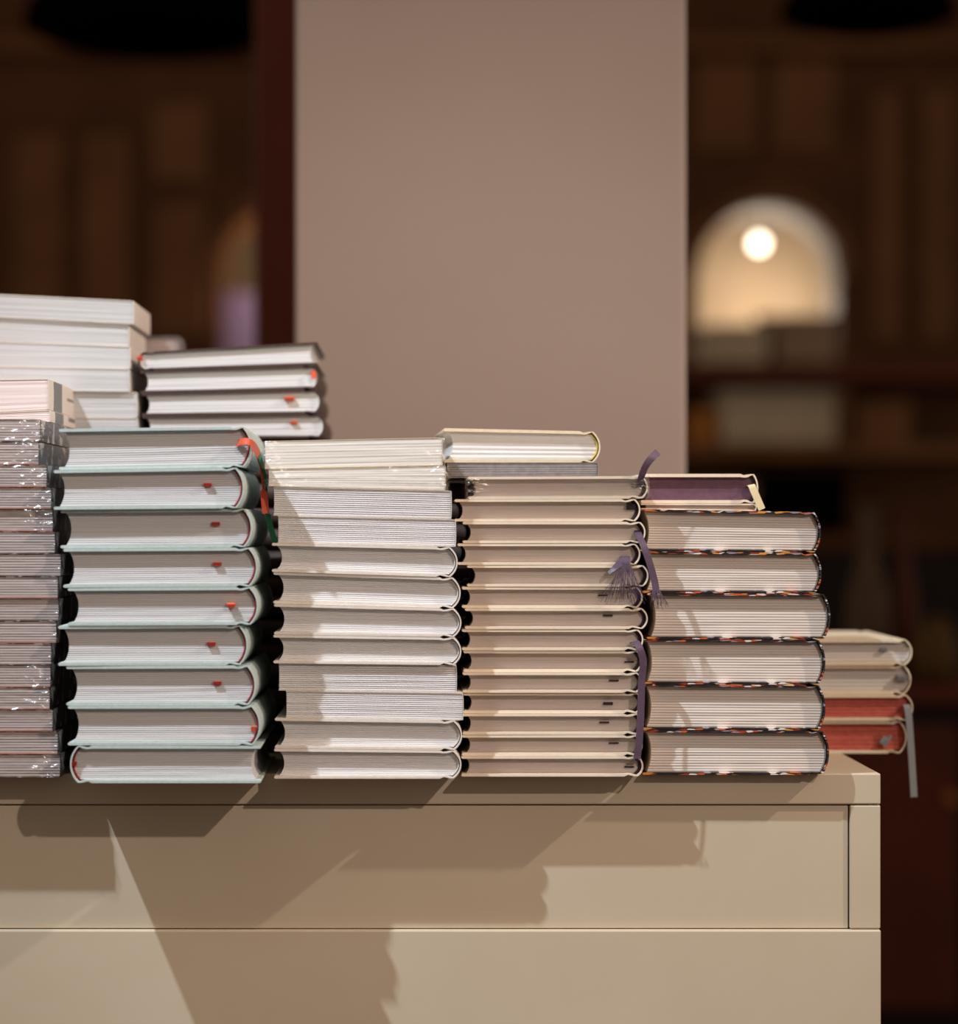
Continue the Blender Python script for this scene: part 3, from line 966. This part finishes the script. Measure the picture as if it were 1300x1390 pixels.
# long counter under the right arch
KY2 = 8.6
def cx(px):
    return bx(px, KY2)
def cz(py):
    return bz(py, KY2)
ct = empty('back_counter', ((cx(900) + cx(1400)) / 2, KY2 + 0.3, 0), 'long dark wooden counter shelf under the lit right arch', 'counter')
def cpart(name, a, b, mt, bev=0.006):
    return box(name, a, b, M[mt], ct, bev, origin=ct.location)
cpart('top_board', (cx(880), KY2, cz(519)), (cx(1420), KY2 + 0.55, cz(494)), 'wood_red')
cpart('back_panel', (cx(880), KY2 + 0.50, 0.0), (cx(1420), KY2 + 0.53, cz(521)), 'wood_mid')
cpart('shelf', (cx(880), KY2 + 0.02, cz(622)), (cx(1420), KY2 + 0.49, cz(602)), 'wood_mid')
cpart('shelf', (cx(880), KY2 + 0.02, cz(745)), (cx(1420), KY2 + 0.49, cz(725)), 'wood_dark')
cpart('upright', (cx(1142), KY2 + 0.02, cz(601)), (cx(1152), KY2 + 0.49, cz(521)), 'wood_mid')
cpart('plinth', (cx(880), KY2 + 0.02, 0.0), (cx(1420), KY2 + 0.49, cz(748)), 'blackwood')

def card_box(px0_, px1_, py0_, py1_, Y, dep, mt, label, cat='box', name='storage_box'):
    a = Vector((bx(px0_, Y), Y, bz(py1_, Y)))
    b = Vector((bx(px1_, Y), Y + dep, bz(py0_, Y)))
    e_ = empty(name, ((a.x + b.x) / 2, Y + dep / 2, a.z), label, cat)
    h = b.z - a.z
    box('body', a, (b.x, b.y, a.z + h * 0.72), M[mt], e_, 0.004, origin=e_.location)
    box('lid', (a.x - 0.004, a.y - 0.004, a.z + h * 0.73), (b.x + 0.004, b.y + 0.004, b.z), M[mt], e_, 0.004, origin=e_.location)
    return e_
card_box(978, 1136, 528, 601.5, KY2 + 0.06, 0.3, 'boxgrey', 'wide grey box on the counter shelf below the right arch')
card_box(938, 972, 556, 601.5, KY2 + 0.05, 0.25, 'ochre', 'small ochre box beside the wide grey box on the counter shelf')
card_box(1032, 1150, 640, 724.5, KY2 + 0.05, 0.3, 'black', 'black box on the lower shelf of the back counter')
card_box(945, 1022, 655, 724.5, KY2 + 0.05, 0.3, 'taupe', 'brown box on the lower shelf of the back counter')
card_box(1160, 1235, 545, 601.5, KY2 + 0.06, 0.3, 'wood_mid', 'plain brown box on the counter shelf right of the upright')
# things standing on the counter in front of the lit arch
card_box(958, 1042, 440, 493.5, KY2 + 0.2, 0.25, 'boxgrey', 'pale grey box on the counter in front of the lit arch')
card_box(1054, 1134, 428, 493.5, KY2 + 0.2, 0.25, 'taupe', 'taupe box on the counter in front of the lit arch')

# lilac banner in the left arch
lb = empty('banner', Vector((bx(330, WY + 0.4), WY + 0.4, bz(560, WY + 0.4))), 'lilac upright banner standing in the left arch beside the pillar', 'banner')
box('sheet', (bx(304, WY + 0.4), WY + 0.4, bz(560, WY + 0.4)), (bx(352, WY + 0.4), WY + 0.415, bz(398, WY + 0.4)), M['lilac'], lb, 0.004, origin=lb.location)
box('pole', (bx(326, WY + 0.4), WY + 0.416, 0.0), (bx(332, WY + 0.4), WY + 0.43, bz(400, WY + 0.4)), M['black'], lb, origin=lb.location)

# dark cabinet with vases further right
DY = 5.6
def dx(px):
    return bx(px, DY)
def dz(py):
    return bz(py, DY)
cb = empty('dark_cabinet', (dx(1300), DY + 0.25, 0), 'near-black low cabinet behind the right end of the table', 'cabinet')
box('body', (dx(1130), DY, 0.0), (dx(1480), DY + 0.5, dz(958)), M['blackwood'], cb, 0.008, origin=cb.location)
box('top', (dx(1122), DY - 0.02, dz(957)), (dx(1488), DY + 0.52, dz(935)), M['wood_red'], cb, 0.008, origin=cb.location)
for k, (xa, xb) in enumerate(((1142, 1300), (1312, 1468))):
    dr = box('door', (dx(xa), DY - 0.02, 0.12), (dx(xb), DY - 0.001, dz(985)), M['wood_red'], cb, 0.006, origin=cb.location)
    kx = dx(xb - 14 if k == 0 else xa + 14)
    kb_ = box('knob', (kx - 0.012, DY - 0.045, dz(1090)), (kx + 0.012, DY - 0.021, dz(1074)), M['ochre'], None, 0.004, origin=cb.location)
    kb_.parent = dr
    kb_.location = (0, 0, 0)
def vase(px, py_top, py_bot, hw, Y, mt, label, prof):
    r0 = hw * Y / F
    zb = dz(935) + 0.0005
    h = bz(py_top, Y) - zb
    c = Vector((bx(px, Y), Y, zb))
    e_ = empty('vase', c, label, 'vase', 'vases on the dark cabinet')
    lathe('body', [(r0 * a, h * t) for a, t in prof], c, M[mt], e_, 24)
    lathe('rim', [(r0 * prof[-1][0] * 1.12, h * 0.985), (r0 * prof[-1][0] * 1.15, h * 1.0), (r0 * prof[-1][0] * 1.12, h * 1.02)], c, M[mt], e_, 24)
VP_ = [(0.6, 0.0), (0.85, 0.1), (1.0, 0.3), (0.9, 0.5), (0.5, 0.68), (0.36, 0.8), (0.45, 1.0)]
VB_ = [(0.5, 0.0), (0.9, 0.15), (1.0, 0.45), (0.8, 0.75), (0.55, 0.9), (0.6, 1.0)]
vase(1178, 690, 933.5, 30, DY + 0.25, 'clay', 'tall clay-brown vase on the dark cabinet, nearest the patterned books', VP_)
vase(1268, 840, 933.5, 34, DY + 0.2, 'olive', 'round olive-brown vase on the dark cabinet at the right edge', VB_)
vase(1228, 690, 933.5, 16, DY + 0.3, 'wood_red', 'slim red-brown vase between the two vases on the dark cabinet', VP_)

# unseen lamp added behind the counter boxes to brighten the alcove wall
SY2 = WY + 0.95
sc = Vector((bx(1045, SY2), SY2, 0.0))
sl = empty('floor_lamp', sc, 'slim floor lamp behind the counter, glowing up the alcove wall', 'lamp')
zt2 = bz(440, SY2)
lathe('base', [(0.12, 0.0), (0.12, 0.015), (0.02, 0.03)], sc, M['black'], sl)
lathe('pole', [(0.012, 0.03), (0.012, zt2 - 0.02)], sc, M['black'], sl, 10)
lathe('bowl', [(0.015, zt2 - 0.02), (0.05, zt2), (0.065, zt2 + 0.03)], sc, M['black'], sl)
d = bpy.data.lights.new('floor_lamp_light', 'POINT')
d.energy = 6.5
d.color = (1.0, 0.84, 0.68)
d.shadow_soft_size = 0.03
o = bpy.data.objects.new('floor_lamp_light', d)
C.objects.link(o)
o.location = (sc.x, sc.y, zt2 + 0.06)

# out-of-view lamps added to brighten the back of the shop
for k, (xx, yy) in enumerate(((-0.9, 7.0), (2.1, 6.6))):
    c = Vector((xx, yy, 3.6))
    dl = empty('ceiling_downlight', c, ['recessed ceiling downlight over the left back of the shop', 'recessed ceiling downlight over the right back of the shop'][k], 'lamp', 'ceiling downlights')
    lathe('ring', [(0.07, -0.02), (0.08, -0.012), (0.08, 0.0)], c, M['black'], dl)
    d = bpy.data.lights.new('downlight', 'POINT')
    d.energy = 20
    d.color = (1.0, 0.72, 0.46)
    d.shadow_soft_size = 0.05
    o = bpy.data.objects.new('downlight', d)
    C.objects.link(o)
    o.location = (xx, yy, 3.5)
